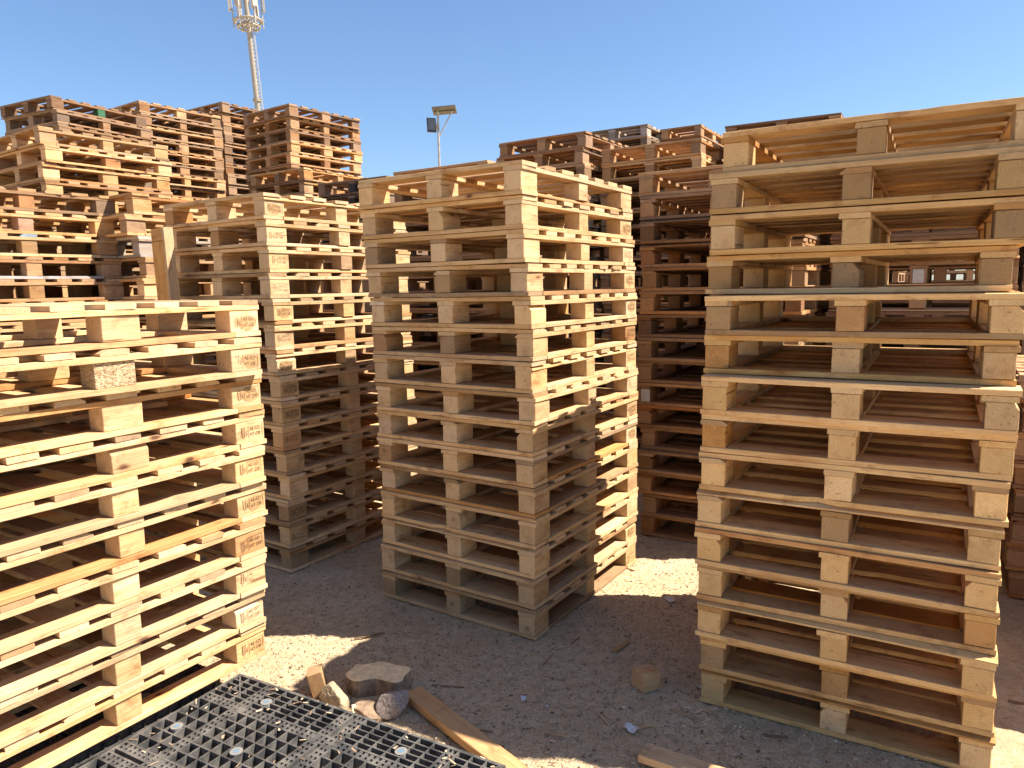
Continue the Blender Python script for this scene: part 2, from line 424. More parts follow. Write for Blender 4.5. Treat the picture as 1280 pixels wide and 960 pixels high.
def make_pallet(name, loc, yaw, tint, wx, r, parts=True, stamps=(), special=None, longmid=False, twist=0.35, paint=None, vary=0.10):
    if not parts:
        o = link(name, M_FAR); o.location = loc; o.rotation_euler = (0, 0, yaw); o.scale = (1, 1, .988); o.color = (*jit(tint, .12, r), min(1, wx))
        return o
    root = empty(name, loc, yaw); root.scale = (1, 1, r.uniform(.980, .992))
    root.rotation_euler = (R(r.uniform(-.07, .07)), R(r.uniform(-.07, .07)), yaw)
    base = jit(tint, 0.07, r)
    for nm, ml, l, turn, sp in (SLOTS_LONG if longmid else SLOTS):
        pl = [m for m in ml]
        me = pl[r.randrange(len(pl))]
        if isinstance(sp, tuple):
            if special and sp in special: me = special[sp]
            a = R(r.uniform(-1.6, 1.6))
            dz = 0.0
        else:
            a = R(r.uniform(-twist, twist)); dz = r.uniform(-.0002, .0002)
        flip = r.random() < 0.5
        m = Matrix.Translation((l[0] + r.uniform(-.003, .003), l[1] + r.uniform(-.003, .003), l[2] + dz)) @ Matrix.Rotation(a + (math.pi / 2 if turn else 0) + (math.pi if flip else 0), 4, 'Z')
        w = wx * r.uniform(0.3, 1.35) + (0.10 if r.random() < .08 else 0)
        c = jit(base, vary, r)
        q = r.random()
        if q < .10: c = (c[0] * .80, c[1] * .66, c[2] * .52)             # resinous, reddish piece
        elif q < .19: c = (c[0] * .66, c[1] * .62, c[2] * .58); w += .12  # dull old piece
        elif q < .30: c = (min(1, c[0] * 1.08), min(1, c[1] * 1.12), min(1, c[2] * 1.2))
        if paint and sp in paint: c = paint[sp]; w = .12
        b = link(nm, me, root, m, (*c, max(0, min(1, w))))
        for spot, kind in stamps:
            if sp == spot:
                mi = kind if kind is not None else r.randrange(6)
                d = Matrix(((0, 0, -1, l[0] - 0.0468), (-1, 0, 0, l[1]), (0, 1, 0, l[2]), (0, 0, 0, 1)))
                d = d @ Matrix.Translation((r.uniform(-.004, .004), r.uniform(-.006, .008), 0)) @ Matrix.Rotation(R(r.uniform(-5, 5)), 4, 'Z')
                st = link('stamp', M_ST[mi], b, m.inverted() @ d)
                if r.random() < .55:
                    link('scorch_mark', M_SCORCH, b, m.inverted() @ d @ Matrix.Translation((r.uniform(-.02, .01), 0, -0.0006)))
    return root

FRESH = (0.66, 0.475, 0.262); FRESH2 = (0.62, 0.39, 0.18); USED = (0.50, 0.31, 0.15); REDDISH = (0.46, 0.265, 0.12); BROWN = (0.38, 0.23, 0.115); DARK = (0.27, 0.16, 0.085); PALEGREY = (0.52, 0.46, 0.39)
NEAR = {"A": {"z": 0.1625, "pal": [[-1.7703, 2.745, 150.38],[-1.7578, 2.7052, 147.43],[-1.7747, 2.7274, 149.25],[-1.773, 2.734, 149.71],[-1.7778, 2.7142, 148.44],[-1.7841, 2.7241, 149.3],[-1.7888, 2.7002, 147.77],[-1.7934, 2.6925, 147.37],[-1.8063, 2.6923, 147.63],[-1.8136, 2.6929, 147.83]]}, "B": {"z": 0.0, "pal": [[-1.4744, 4.9867, 145.96],[-1.4657, 4.9928, 145.56],[-1.4564, 4.9987, 145.25],[-1.4714, 4.9866, 146.23],[-1.4607, 4.9901, 146.45],[-1.463, 4.9894, 146.4],[-1.4613, 4.99, 146.44],[-1.4555, 4.9918, 146.56],[-1.4526, 4.9927, 146.62],[-1.4567, 4.9914, 146.53],[-1.4513, 4.9931, 146.64],[-1.4406, 4.9963, 146.86],[-1.4524, 4.9927, 146.62],[-1.4532, 4.9925, 146.61],[-1.456, 4.9916, 146.55]]}, "C": {"z": 0.0, "pal": [[-0.0338, 4.0755, 146.84],[-0.029, 4.0873, 146.51],[-0.0195, 4.0854, 146.11],[-0.0092, 4.0894, 146.55],[0.0012, 4.0926, 146.69],[0.0028, 4.1008, 146.99],[0.0038, 4.1024, 146.7],[0.0112, 4.0971, 146.74],[0.0098, 4.1081, 146.02],[0.0068, 4.1034, 146.19],[0.0132, 4.1111, 146.16],[0.0131, 4.1026, 146.34],[0.0115, 4.1012, 146.04],[0.0037, 4.0922, 146.24],[0.003, 4.0867, 146.23]]}, "D": {"z": 0.0, "pal": [[1.537, 3.0742, 149.94],[1.4974, 3.0751, 149.69],[1.5002, 3.0768, 149.66],[1.5165, 3.131, 148.17],[1.471, 3.036, 150.5],[1.4826, 3.0639, 149.9],[1.461, 2.9882, 148.83],[1.4627, 3.0135, 149.73],[1.4604, 3.0171, 149.42],[1.4553, 3.0193, 149.38],[1.4493, 3.0039, 149.18],[1.4565, 3.0392, 150.73],[1.456, 3.0137, 149.75],[1.468, 3.0424, 150.97],[1.4801, 3.0418, 150.41]]}}

def label_words(i, n): return 'topmost' if i == 0 else ('lowest' if i == n - 1 else ORD[i + 1] + ' from the top')

near_info = {
 'A': dict(tint=FRESH, wx=.07, adj='pale new pallet', where='in the low stack on black plastic', group='new pallets stacked on the black plastic pallets'),
 'B': dict(tint=FRESH, wx=.09, adj='pale burn-stamped pallet', where='in the stack beside the leaning post', group='new pallets in the stack beside the leaning post'),
 'C': dict(tint=(0.655, 0.47, 0.255), wx=.08, adj='clean pale pallet', where='in the central stack facing corner-on', group='new pallets in the central stack'),
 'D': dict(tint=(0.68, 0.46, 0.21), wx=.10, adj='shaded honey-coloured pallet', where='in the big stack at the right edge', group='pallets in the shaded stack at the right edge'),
}
for key, info in near_info.items():
    d = NEAR[key]; n = len(d['pal'])
    r = random.Random(ord(key))
    for i, (x, y, yaw) in enumerate(d['pal']):
        st, spc, lm = (), None, False
        lab = f"{info['adj']}, {label_words(i, n)} {info['where']}"
        if key == 'A':
            st = (((0, 2), (3, 4, 5, 0, 2, 1, 2, 0, 1, 0)[i]),); lm = i in (1, 2, 3)
            if i == 0: spc = {(0, 1): M_BL[0]}
            if i == 1: spc = {(0, 1): M_BC[0]}; lab = 'pale new pallet with a chipboard middle block in the low stack on black plastic'
        if key == 'B': st = (((0, 0), (3, 4, 3, 5, 4, 3, 4, 2, 0, 1, 0, 0, 2, 1, 0)[i]),)
        if key == 'C':
            st = (((0, 2), r.randrange(3, 6)),)
            if i == 1: spc = {(1, 0): M_BR[0]}
        if key == 'D':
            if i == 3: spc = {(1, 0): M_BR[1]}; lab = 'shaded pallet with a rounded waney middle block, fourth from top at the right edge'
        tint = info['tint']
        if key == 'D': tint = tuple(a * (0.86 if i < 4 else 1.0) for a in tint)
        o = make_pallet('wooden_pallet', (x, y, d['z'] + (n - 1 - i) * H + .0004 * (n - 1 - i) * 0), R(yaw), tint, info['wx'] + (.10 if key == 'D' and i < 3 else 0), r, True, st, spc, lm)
        tag(o, lab, 'pallet', info['group'])

# stacks further back: (count, centre, yaw, tints, weathering, pallets with parts from the top, adjective, where, sideways play)
STACKS = {
 'E': (17, (-3.722, 5.249), 147, [FRESH2, USED, FRESH2, FRESH], .16, 9, 'mixed tan pallet', 'in the stack behind the low one', .035),
 'F': (21, (-4.169, 7.357), 146, [(0.50, 0.335, 0.17), FRESH2], .08, 7, 'golden pallet', 'in the golden stack below the dark one', .02),
 'G': (16, (-2.836, 6.034), 146, [FRESH2, FRESH2, PALEGREY, USED, FRESH2, USED], .20, 9, 'worn pallet', 'in the stack behind the leaning post', .03),
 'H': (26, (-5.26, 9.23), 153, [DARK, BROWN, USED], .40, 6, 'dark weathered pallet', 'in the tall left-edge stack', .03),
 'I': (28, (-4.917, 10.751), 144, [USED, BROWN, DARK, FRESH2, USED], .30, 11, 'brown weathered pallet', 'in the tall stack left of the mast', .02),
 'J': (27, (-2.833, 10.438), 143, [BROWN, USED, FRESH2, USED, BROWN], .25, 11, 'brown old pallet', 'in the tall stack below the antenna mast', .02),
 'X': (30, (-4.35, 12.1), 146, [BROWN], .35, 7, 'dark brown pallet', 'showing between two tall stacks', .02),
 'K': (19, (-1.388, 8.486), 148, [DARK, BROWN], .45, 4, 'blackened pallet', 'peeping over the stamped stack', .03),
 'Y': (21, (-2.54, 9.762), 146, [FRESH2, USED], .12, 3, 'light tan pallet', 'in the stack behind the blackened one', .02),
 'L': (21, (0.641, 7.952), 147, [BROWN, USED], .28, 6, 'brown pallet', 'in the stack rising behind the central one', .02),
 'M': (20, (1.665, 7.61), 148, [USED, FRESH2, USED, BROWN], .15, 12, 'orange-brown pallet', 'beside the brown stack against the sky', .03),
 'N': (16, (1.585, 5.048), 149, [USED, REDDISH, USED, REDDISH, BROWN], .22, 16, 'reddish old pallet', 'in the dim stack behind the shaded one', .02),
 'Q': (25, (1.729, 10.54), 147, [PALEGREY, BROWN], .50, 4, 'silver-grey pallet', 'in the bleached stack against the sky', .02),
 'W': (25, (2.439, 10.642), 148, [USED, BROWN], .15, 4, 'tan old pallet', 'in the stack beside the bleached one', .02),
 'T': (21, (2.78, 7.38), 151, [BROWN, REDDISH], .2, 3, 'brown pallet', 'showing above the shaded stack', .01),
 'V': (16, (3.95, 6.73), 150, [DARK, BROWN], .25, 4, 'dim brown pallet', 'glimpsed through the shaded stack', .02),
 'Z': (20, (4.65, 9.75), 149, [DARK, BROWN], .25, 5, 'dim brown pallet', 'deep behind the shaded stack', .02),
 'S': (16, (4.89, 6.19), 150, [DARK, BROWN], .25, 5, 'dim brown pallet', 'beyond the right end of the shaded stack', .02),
 'O': (18, (-.26, 6.77), 147, [USED, BROWN], .2, 3, 'tan old pallet', 'peeping over the central stack', .01),
 'e': (15, (-4.64, 5.85), 147, [BROWN, USED], .25, 0, 'dim old pallet', 'hidden behind the mixed tan stack', .01),
 'P': (14, (-1.38, 7.04), 147, [BROWN, USED], .25, 0, 'dim old pallet', 'hidden behind the stamped stack', .02),
 'R': (15, (2.22, 6.12), 149, [BROWN, REDDISH], .25, 0, 'dim old pallet', 'hidden behind the reddish stack', .02),
 'b': (15, (2.79, 4.97), 149, [BROWN, DARK, USED], .2, 12, 'dim brown pallet', 'close behind the shaded stack', .015),
 'c': (6, (3.27, 2.70), 239, [USED, FRESH2], .1, 0, 'tan pallet', 'in the low stack casting shade beside the shaded one', .015),
 'U': (8, (3.39, 3.97), 149, [USED, BROWN], .2, 8, 'dim tan pallet', 'in the short stack beyond the shaded one', .02),
}
stack_group = {'E': 'tan pallets behind the low stack', 'F': 'golden pallets', 'G': 'worn pallets behind the post', 'N': 'reddish pallets behind the shaded stack'}
FARBULK = MB()
PAINT = {('H', 0): {(0, 1): (.03, .15, .07)}, ('E', 4): {'bs': (.42, .43, .44), (0, 2): (.52, .34, .20)}, ('E', 2): {(0, 1): (.50, .30, .20)}, ('E', 3): {'dk3': (.30, .40, .48)},
         ('K', 0): {(0, 0): (.035, .035, .04), (1, 0): (.04, .04, .045)}, ('K', 1): {(1, 0): (.03, .03, .035), (2, 0): (.035, .035, .04)}, ('V', 3): {(1, 0): (.05, .20, .10)}}
for key, (n, c, yaw, tints, wx, vis, adj, where, play) in STACKS.items():
    r = random.Random(key + 'q')
    for i in range(n):
        zz = (n - 1 - i) * H
        x, y = c[0] + r.uniform(-play, play), c[1] + r.uniform(-play, play)
        a = yaw + r.uniform(-1, 1) * play * 40
        ln = {'E': .055 + .018 * min(i, 7), 'G': .07 + .02 * min(i, 6)}.get(key, 0)
        x += ln; y -= ln * .1
        if key == 'E' and i == 0: x, y = x - .40, y - .62
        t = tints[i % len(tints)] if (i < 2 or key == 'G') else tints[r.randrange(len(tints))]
        spc = None
        lm = r.random() < .3
        if key in 'HIXJYQWZ' and i >= vis:            # the bulk of the far stacks, out of sight behind nearer ones
            mt = Matrix.Translation((x, y, zz)) @ Matrix.Rotation(R(a), 4, 'Z')
            FARBULK.add([mt @ v.co for v in M_FAR.vertices], [tuple(p.vertices) for p in M_FAR.polygons])
            continue
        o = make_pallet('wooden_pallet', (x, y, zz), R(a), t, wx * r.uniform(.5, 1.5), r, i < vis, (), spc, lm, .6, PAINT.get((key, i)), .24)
        tag(o, f"{adj}, {label_words(i, n)} {where}", 'pallet', stack_group.get(key, adj + 's ' + where))
        if key == 'N' and i == 9 or key == 'b' and i == 3:
            tgt = next(ch for ch in o.children if ch.name.startswith('block') and ch.location.y > .4  and (ch.location.x > .3 if key == 'N' else abs(ch.location.x) < .1))
            q = MB().add([(-.03, -.042, 0), (.03, -.042, 0), (.03, .042, 0), (-.03, .042, 0)], [(0, 1, 2, 3)]).mesh('paper_label', [PAPER, PAPERGREY])
            q2 = MB().add([(-.03, -.042, 0), (.03, -.042, 0), (.03, .042, 0), (-.03, .042, 0)], [(0, 1, 2, 3)])
            for k in range(6): q2.add([(-.022, -.032 + k * .011, .0006), (.02 - (k % 3) * .008, -.032 + k * .011, .0006), (.02 - (k % 3) * .008, -.028 + k * .011, .0006), (-.022, -.028 + k * .011, .0006)], [(0, 1, 2, 3)], 1)
            q = q2.mesh('paper_label', [PAPER, PAPERGREY])
            lx = tgt.location.x - (.015 if key == 'N' else 0)
            d = Matrix(((-1, 0, 0, lx), (0, 0, 1, tgt.location.y + .0735), (0, 1, 0, tgt.location.z), (0, 0, 0, 1)))
            lb = link('paper_label', q, tgt, tgt.matrix_basis.inverted() @ d)

rb = random.Random(5)
for row, (yy, n) in enumerate(((12.6, 21), (14.6, 22))):
    for k in range(15):
        bx, by = -6.2 + k * 1.22 + row * .5, yy + rb.uniform(-.3, .3)
        if abs(bx + 4.35) < 1.3 and row == 0: continue
        for i in range(n - rb.randrange(3)):
            mt = Matrix.Translation((bx + rb.uniform(-.03, .03), by + rb.uniform(-.03, .03), i * H)) @ Matrix.Rotation(R(148), 4, 'Z')
            FARBULK.add([mt @ v.co for v in M_FAR.vertices], [tuple(p.vertices) for p in M_FAR.polygons])
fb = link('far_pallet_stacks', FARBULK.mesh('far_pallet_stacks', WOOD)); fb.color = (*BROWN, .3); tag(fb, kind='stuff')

# ------------------------------------------------------------------ leaning post beside the stamped stack
post = empty('timber_post', (-2.09, 4.52, 0), R(146))
tilt = Matrix.Rotation(R(-2.6), 4, 'Y') @ Matrix.Rotation(R(90), 4, 'Y')
me = plank_mesh('beam', 2.02, .055, .125, 901); mp = plank_mesh('facing_plank', 2.10, .060, .024, 902)
rz = Matrix.Rotation(R(-90), 4, 'Y')
lean = Matrix.Rotation(R(2.2), 4, 'Y')
link('beam', me, post, lean @ Matrix.Translation((0, 0, 1.01)) @ rz, (0.52, 0.29, 0.10, .03))
link('facing_plank', mp, post, lean @ Matrix.Translation((-.0765, 0, 1.05)) @ rz, (0.66, 0.49, 0.30, .15))
mb = block_mesh('top_block', .124, .055, .075, 903, WOOD)
link('top_block', mb, post, lean @ Matrix.Translation((.0, .0, 2.06)), (0.52, 0.30, 0.12, .05))
tag(post, 'tall narrow timber post leaning between the worn and stamped pallet stacks', 'post')

# ------------------------------------------------------------------ black plastic pallets
def plastic_pallet(name, corner, yaw, LX, LY, label, cap_at):
    """corner: the far corner; the pallet runs LX along local -X' (edge away from the wooden stack) and LY towards the viewer."""
    root = empty(name, (corner[0], corner[1], 0), R(yaw))
    h = 0.155; w = 0.0055
    g = MB()
    dpt = .032; zc = h - dpt / 2
    def ribx(y, x0, x1, d=dpt, ww=w): g.box(((x0 + x1) / 2, y, h - d / 2), (abs(x1 - x0), ww, d))
    def riby(x, y0, y1, d=dpt, ww=w): g.box((x, (y0 + y1) / 2, h - d / 2 - .0006), (ww, abs(y1 - y0), d))
    rim = MB()
    for (a, b, c, d_) in ((0, LX, 0, .012), (0, LX, LY - .012, LY)):
        rim.box(((a + b) / 2, (c + d_) / 2, h - .03), (b - a, d_ - c, .06))
    for x in (.006, LX - .006): rim.box((x, LY / 2, h - .03 - .0008), (.012, LY - .026, .06))
    for k in range(int(LX / .05)):                       # little feet and slots along the rim lip
        rim.box((.03 + k * .05, -.006, h - .045), (.010, .0118, .02))
    rim.box((LX / 2, -.006, h - .058), (LX, .0116, .008))
    # bands: pairs of ribs with closely set cross ribs (small square holes)
    bx = [(.175, .215), (LX / 2 - .05, LX / 2 - .012), (LX / 2 + .012, LX / 2 + .05), (LX - .215, LX - .175)]
    by = [(.155, .195), (LY / 2 - .05, LY / 2 - .012), (LY / 2 + .012, LY / 2 + .05), (LY - .195, LY - .155)]
    for a, b in bx:
        for x in (a, b): riby(x, .012, LY - .012, .05, .008)
        y = .035
        while y < LY - .03:
            g.box(((a + b) / 2, y, h - .004), (b - a - .008, .012, .0072)); y += .024
        g.box(((a + b) / 2 , LY / 2, h - .0038), (.006, LY - .03, .0066))
    for a, b in by:
        for y in (a, b): ribx(y, .012, LX - .012, .05, .008)
        x = .035
        while x < LX - .03:
            g.box((x, (a + b) / 2, h - .0045), (.012, b - a - .008, .0070)); x += .024
        g.box((LX / 2, (a + b) / 2, h - .0043), (LX - .03, .006, .0064))
    ex = [.012, bx[0][0], bx[0][1], bx[1][0], bx[1][1], bx[2][0], bx[2][1], bx[3][0], bx[3][1], LX - .012]
    ey = [.012, by[0][0], by[0][1], by[1][0], by[1][1], by[2][0], by[2][1], by[3][0], by[3][1], LY - .012]
    rr = random.Random(77)
    for i in range(0, 9, 2):
        for j in range(0, 9, 2):
            x0, x1, y0, y1 = ex[i], ex[i + 1], ey[j], ey[j + 1]
            if x1 - x0 < .05 or y1 - y0 < .05: 
                # the long slots between the twin bands
                continue
            edge_x, edge_y = i in (0, 8), j in (0, 8)
            nx = max(2, round((x1 - x0) / (.056 if edge_y else .050))); ny = max(2, round((y1 - y0) / (.030 if edge_y else .050)))
            for k in range(1, nx): riby(x0 + (x1 - x0) * k / nx, y0, y1)
            for k in range(1, ny): ribx(y0 + (y1 - y0) * k / ny, x0, x1)
    # corner diagonals
    for cx, cy, s in ((0, 0, 1), (LX, 0, -1)):
        g.box((cx + s * .075, .065, h - .016), (.17, .006, .03), Matrix.Rotation(R(41 * s), 3, 'Z'))
    for q in (g, rim):                                   # the pallet lies on the -Y side of its root
        q.v = [(x, -y, z) for x, y, z in q.v]; q.f = [f[::-1] for f in q.f]
    link('deck_grid', g.mesh('deck_grid', PLASTIC), root)
    link('rim', rim.mesh('rim', PLASTIC), root)
    fm = MB()
    fm.box((0, 0, .062), (.13, .13, .124)); fm.box((0, 0, .006), (.15, .15, .012)); fm = fm.mesh('foot', PLASTIC)
    for x in (.085, LX / 2, LX - .085):
        for y in (.085, LY / 2, LY - .085): link('foot', fm, root, Matrix.Translation((x, -y, 0)))
    for y in (.085, LY / 2, LY - .085): link('runner', MB().box((LX / 2, -y, .0125), (LX - .33, .10, .022)).mesh('runner', PLASTIC), root)
    cm = MB(); cm.tube((0, 0, h - .035), (0, 0, h + .0015), .0225, .0215, 24); cm.tube((0, 0, h + .0015), (0, 0, h + .0022), .010, .010, 14, 1)
    cm = cm.mesh('grip_cap', [CAPWHITE, CAPBLUE])
    for x, y in cap_at:
        link('grip_cap', cm, root, Matrix.Translation((x, -y, 0)))
    tag(root, label, 'plastic pallet')
    return root
caps = [(.26, .10), (.09, .36), (.40, .36), (.90, .10), (.72, .36), (1.13, .40), (.09, .80), (.40, .80), (.86, .80), (1.13, .80)]
plastic_pallet('plastic_pallet', (-1.1354, 2.7853), -29.0, 1.25, 1.10, 'dusty black plastic grid pallet with pale round caps lying open on the dirt', caps)
plastic_pallet('plastic_pallet', (-1.222, 2.793), 147.8 - 270, 1.10, 1.10, 'black plastic pallet hidden under the low stack of new wooden pallets', caps[:4])

# ------------------------------------------------------------------ ground: one sheet, dense near the camera, reaching the horizon
def axis(a, b, step, far, grow=1.22):
    out = []; x = a
    while x < b: out.append(x); x += step
    out.append(b)
    lo, hi, d = [], [], step
    x = a
    while x > -far: d *= grow; x -= d; lo.append(x)
    d = step; x = b
    while x < far: d *= grow; x += d; hi.append(x)
    return lo[::-1] + out + hi
gx = axis(-2.2, 2.6, .02, 900); gy = axis(1.6, 5.4, .02, 900)
def gz(x, y):
    v = Vector((x, y, 0))
    n = noise.noise(v * 2.1) * .006 + noise.noise(v * 9.0) * .005 + noise.noise(v * 31.0) * .0060 + noise.noise(v * 70.0) * .0045
    return n - .007 if abs(x) < 12 and abs(y) < 30 else -.01
gv = [(x, y, gz(x, y)) for y in gy for x in gx]
nx = len(gx)
gf = [(j * nx + i, j * nx + i + 1, (j + 1) * nx + i + 1, (j + 1) * nx + i) for j in range(len(gy) - 1) for i in range(nx - 1)]
gm = bpy.data.meshes.new('ground'); gm.from_pydata(gv, [], gf); gm.update(); gm.materials.append(SOIL)
for p in gm.polygons: p.use_smooth = True
ground = link('ground', gm); tag(ground, kind='structure')

# ------------------------------------------------------------------ loose chips and pebbles on the dirt
def scatter(name, n, seed, mat, kind):
    r = random.Random(seed); b = MB()
    for _ in range(n):
        u = r.random()
        y = 1.9 + 4.6 * r.random() ** 1.5
        x = r.uniform(-.45 * y - .2, .52 * y + .3)
        if -2.4 < x < -.0 and y < 2.8 + (-1.13 - x) * .55 and y < 2.80 and x < -.05: 
            if y < 2.785 - (x + 1.135) * .557 + .01: continue
        z = gz(x, y)
        if kind == 'chip' and _ < 260:                  # grit and crumbs caught in the plastic grid
            u, q = r.uniform(.01, 1.24), r.uniform(.01, 1.0) ** 1.3
            x, y = -1.1354 + .8746 * u - .4848 * q, 2.7853 - .4848 * u - .8746 * q
            z = .154 if r.random() < .55 else .128
        a = r.uniform(0, math.pi * 2)
        if kind == 'chip':
            big = _ < 260
            l = (.010 * r.random() if big else 0) + .005 + .024 * r.random() ** 2.2 + (.035 * r.random() if r.random() < .03 else 0); w = r.uniform(.0012, .0035) * (2.6 if big else 1) * (1 + (r.random() < .08) * 1.6); t = r.uniform(.0006, .0018)
            rot = Matrix.Rotation(a, 3, 'Z') @ Matrix.Rotation(r.uniform(-.35, .35), 3, 'Y') @ Matrix.Rotation(r.uniform(-.5, .5), 3, 'X')
            vs = [Vector(p) for p in ((-l/2, -w/2 * .4, 0), (l/2, -w/2, 0), (l/2 * .9, w/2, 0), (-l/2, w/2 * .7, 0), (-l/2, -w/2 * .4, t), (l/2, -w/2, t), (l/2 * .9, w/2, t), (-l/2, w/2 * .7, t))]
            b.add([rot @ p + Vector((x, y, z + .0015)) for p in vs], [(4, 5, 6, 7), (0, 1, 5, 4), (1, 2, 6, 5), (2, 3, 7, 6), (3, 0, 4, 7)])
        elif kind == 'flake':
            l = .006 + .016 * r.random() ** 2; w = l * r.uniform(.35, .9); t = r.uniform(.001, .004)
            rot = Matrix.Rotation(a, 3, 'Z') @ Matrix.Rotation(r.uniform(-.5, .5), 3, 'Y') @ Matrix.Rotation(r.uniform(-.5, .5), 3, 'X')
            rim = [Vector((l * .5 * math.cos(q_) * r.uniform(.7, 1.2), w * .5 * math.sin(q_) * r.uniform(.7, 1.2), 0)) for q_ in (0, 1.1, 2.2, 3.2, 4.2, 5.3)]
            vs = rim + [p * .85 + Vector((0, 0, t)) for p in rim]
            b.add([rot @ p + Vector((x, y, z + .001)) for p in vs], [tuple(range(6, 12))] + [(q_, (q_ + 1) % 6, 6 + (q_ + 1) % 6, 6 + q_) for q_ in range(6)])
        else:
            s = .0016 + .006 * r.random() ** 3
            pts = [Vector((1, 0, 0)), Vector((.3, .9, .1)), Vector((-.9, .5, -.1)), Vector((-.7, -.7, 0)), Vector((.4, -.9, 0)), Vector((.1, .1, .8)), Vector((0, 0, -.5))]
            rot = Matrix.Rotation(a, 3, 'Z')
            b.add([rot @ Vector((p.x * s * r.uniform(.7, 1.3), p.y * s * r.uniform(.7, 1.2), p.z * s)) + Vector((x, y, z + s * .3)) for p in pts], [(0, 1, 5), (1, 2, 5), (2, 3, 5), (3, 4, 5), (4, 0, 5), (1, 0, 6), (2, 1, 6), (3, 2, 6), (4, 3, 6), (0, 4, 6)])
    o = link(name, b.mesh(name, mat)); tag(o, kind='stuff'); return o
scatter('wood_shavings', 34000, 3, SHAV, 'chip')
scatter('gravel', 14000, 4, PEB, 'peb')
scatter('bark_flakes', 5200, 6, FLAKE, 'flake')

# ------------------------------------------------------------------ loose things on the dirt
def single(name, me, loc, rot, label, cat, group=None, color=None):
    o = link(name, me, None, None, color); o.location = loc; o.rotation_euler = rot
    return tag(o, label, cat, group)
def rock_mesh(name, size, seed, mat, sub=3, rough=.35, sq=2.6):
    import bmesh
    rp = random.Random(seed * 13 + 1)
    planes = [(Vector((rp.gauss(0, 1), rp.gauss(0, 1), rp.gauss(0, 1))).normalized(), rp.uniform(.62, .9)) for _ in range(12)]
    bm = bmesh.new(); bmesh.ops.create_icosphere(bm, subdivisions=sub + 1, radius=1)
    for v in bm.verts:
        d = v.co.normalized()
        k = (abs(d.x) ** sq + abs(d.y) ** sq + abs(d.z) ** sq) ** (-1 / sq)
        n = noise.noise(d * 1.6 + Vector((seed * 9.1, 0, 0))) * rough + noise.noise(d * 5.0 + Vector((seed * 3.3, 2, 0))) * rough * .3
        q = d * k * (1 + n)
        for pn, pd in planes:
            t = q.dot(pn) - pd
            if t > 0: q = q - pn * t * .92
        q = q + d * noise.noise(d * 14.0) * .03
        v.co = Vector((q.x * size[0], q.y * size[1], q.z * size[2]))
    me = bpy.data.meshes.new(name); bm.to_mesh(me); bm.free(); me.materials.append(mat)
    return me
# interlocking paver with a wavy outline
def paver_mesh():
    n = 64; out = []
    for k in range(n):
        t = 2 * math.pi * k / n
        c, s_ = math.cos(t), math.sin(t)
        x = .128 * math.copysign(abs(c) ** .42, c); y = .066 * math.copysign(abs(s_) ** .42, s_)
        y += .015 * math.cos(x / .128 * math.pi * 1.5) * (1 if y > 0 else 1) * (1 if abs(y) > .03 else abs(y) / .03)
        x += .008 * math.sin(y * 60)
        out.append((x, y))
    b = MB(); h = .085
    lay = [(1.0, 0.0), (1.0, h - .006), (.965, h)]
    for k_, z in lay: b.v += [(x * k_, y * k_, z) for x, y in out]
    for i in range(2):
        for k in range(n):
            a, c = i * n + k, i * n + (k + 1) % n
            b.f.append((a, c, c + n, a + n)); b.m.append(1 if i == 0 else 0)
    b.f.append(tuple(range(2 * n, 3 * n))); b.m.append(0)
    return b.mesh('concrete_paver', [CONCRETE, CONCRETE_D])
single('concrete_paver', paver_mesh(), (-.597, 2.925, -.008), (0, 0, R(-6)), 'sand-coloured wavy concrete paver with muddy sides lying on the dirt', 'paver')
single('granite_stone', rock_mesh('granite_stone', (.062, .052, .062), 2, GRANITE, 3, .30, 3.2), (-.497, 2.735, .045), (R(15), R(25), R(20)), 'rough grey-pink granite stone between the paver and the plank', 'stone')
single('mortar_lump', rock_mesh('mortar_lump', (.085, .050, .050), 5, LUMP, 3, .3), (-.745, 2.79, .026), (0, R(12), R(-42)), 'pale lump of mortar beside the black plastic pallet', 'rubble')
single('brown_stone', rock_mesh('brown_stone', (.070, .055, .036), 8, CLAY, 3, .25, 3.0), (-.600, 2.735, .018), (0, 0, R(-20)), 'flat brown stone in front of the wavy paver', 'stone')
single('rubble_chunk', rock_mesh('rubble_chunk', (.022, .026, .03), 9, CONCRETE, 2, .4), (-.655, 2.72, .02), (0, 0, 0), 'small sandy rubble chunk next to the flat brown stone', 'rubble')
single('timber_offcut', block_mesh('timber_offcut', .115, .075, .062, 911, WOOD), (-.848, 2.885, .054), (0, R(78), R(12)), 'short brown timber offcut standing by the corner of the plastic pallet', 'timber', None, (0.46, 0.30, 0.15, .15))
single('wood_block', block_mesh('wood_block', .092, .080, .080, 912, WOOD, .014), (.553, 2.905, .033), (R(2), R(-4), R(-152)), 'loose square wood block lying alone on the open dirt', 'wood block', None, (0.56, 0.35, 0.17, .08))
def loose_plank(name, a, b, z0, z1, w, t, seed, label, color):
    a = Vector((a[0], a[1], z0)); b = Vector((b[0], b[1], z1)); d = b - a
    me = plank_mesh(name, d.length, w, t, seed, ch=.003)
    return single(name, me, (a + b) / 2, (0, -math.asin(d.z / d.length), math.atan2(d.y, d.x)), label, 'plank', None, color)
loose_plank('loose_plank', (-.440, 2.845), (.305, 1.93), .018, .03, .085, .036, 921, 'weathered plank lying on the dirt past the edge of the plastic pallet', (0.58, 0.39, 0.20, .06))
loose_plank('short_plank', (.450, 2.415), (1.12, 2.01), .028, .028, .085, .030, 922, 'clean cut sunlit plank end poking in beside the open dirt', (0.68, 0.50, 0.29, .0))
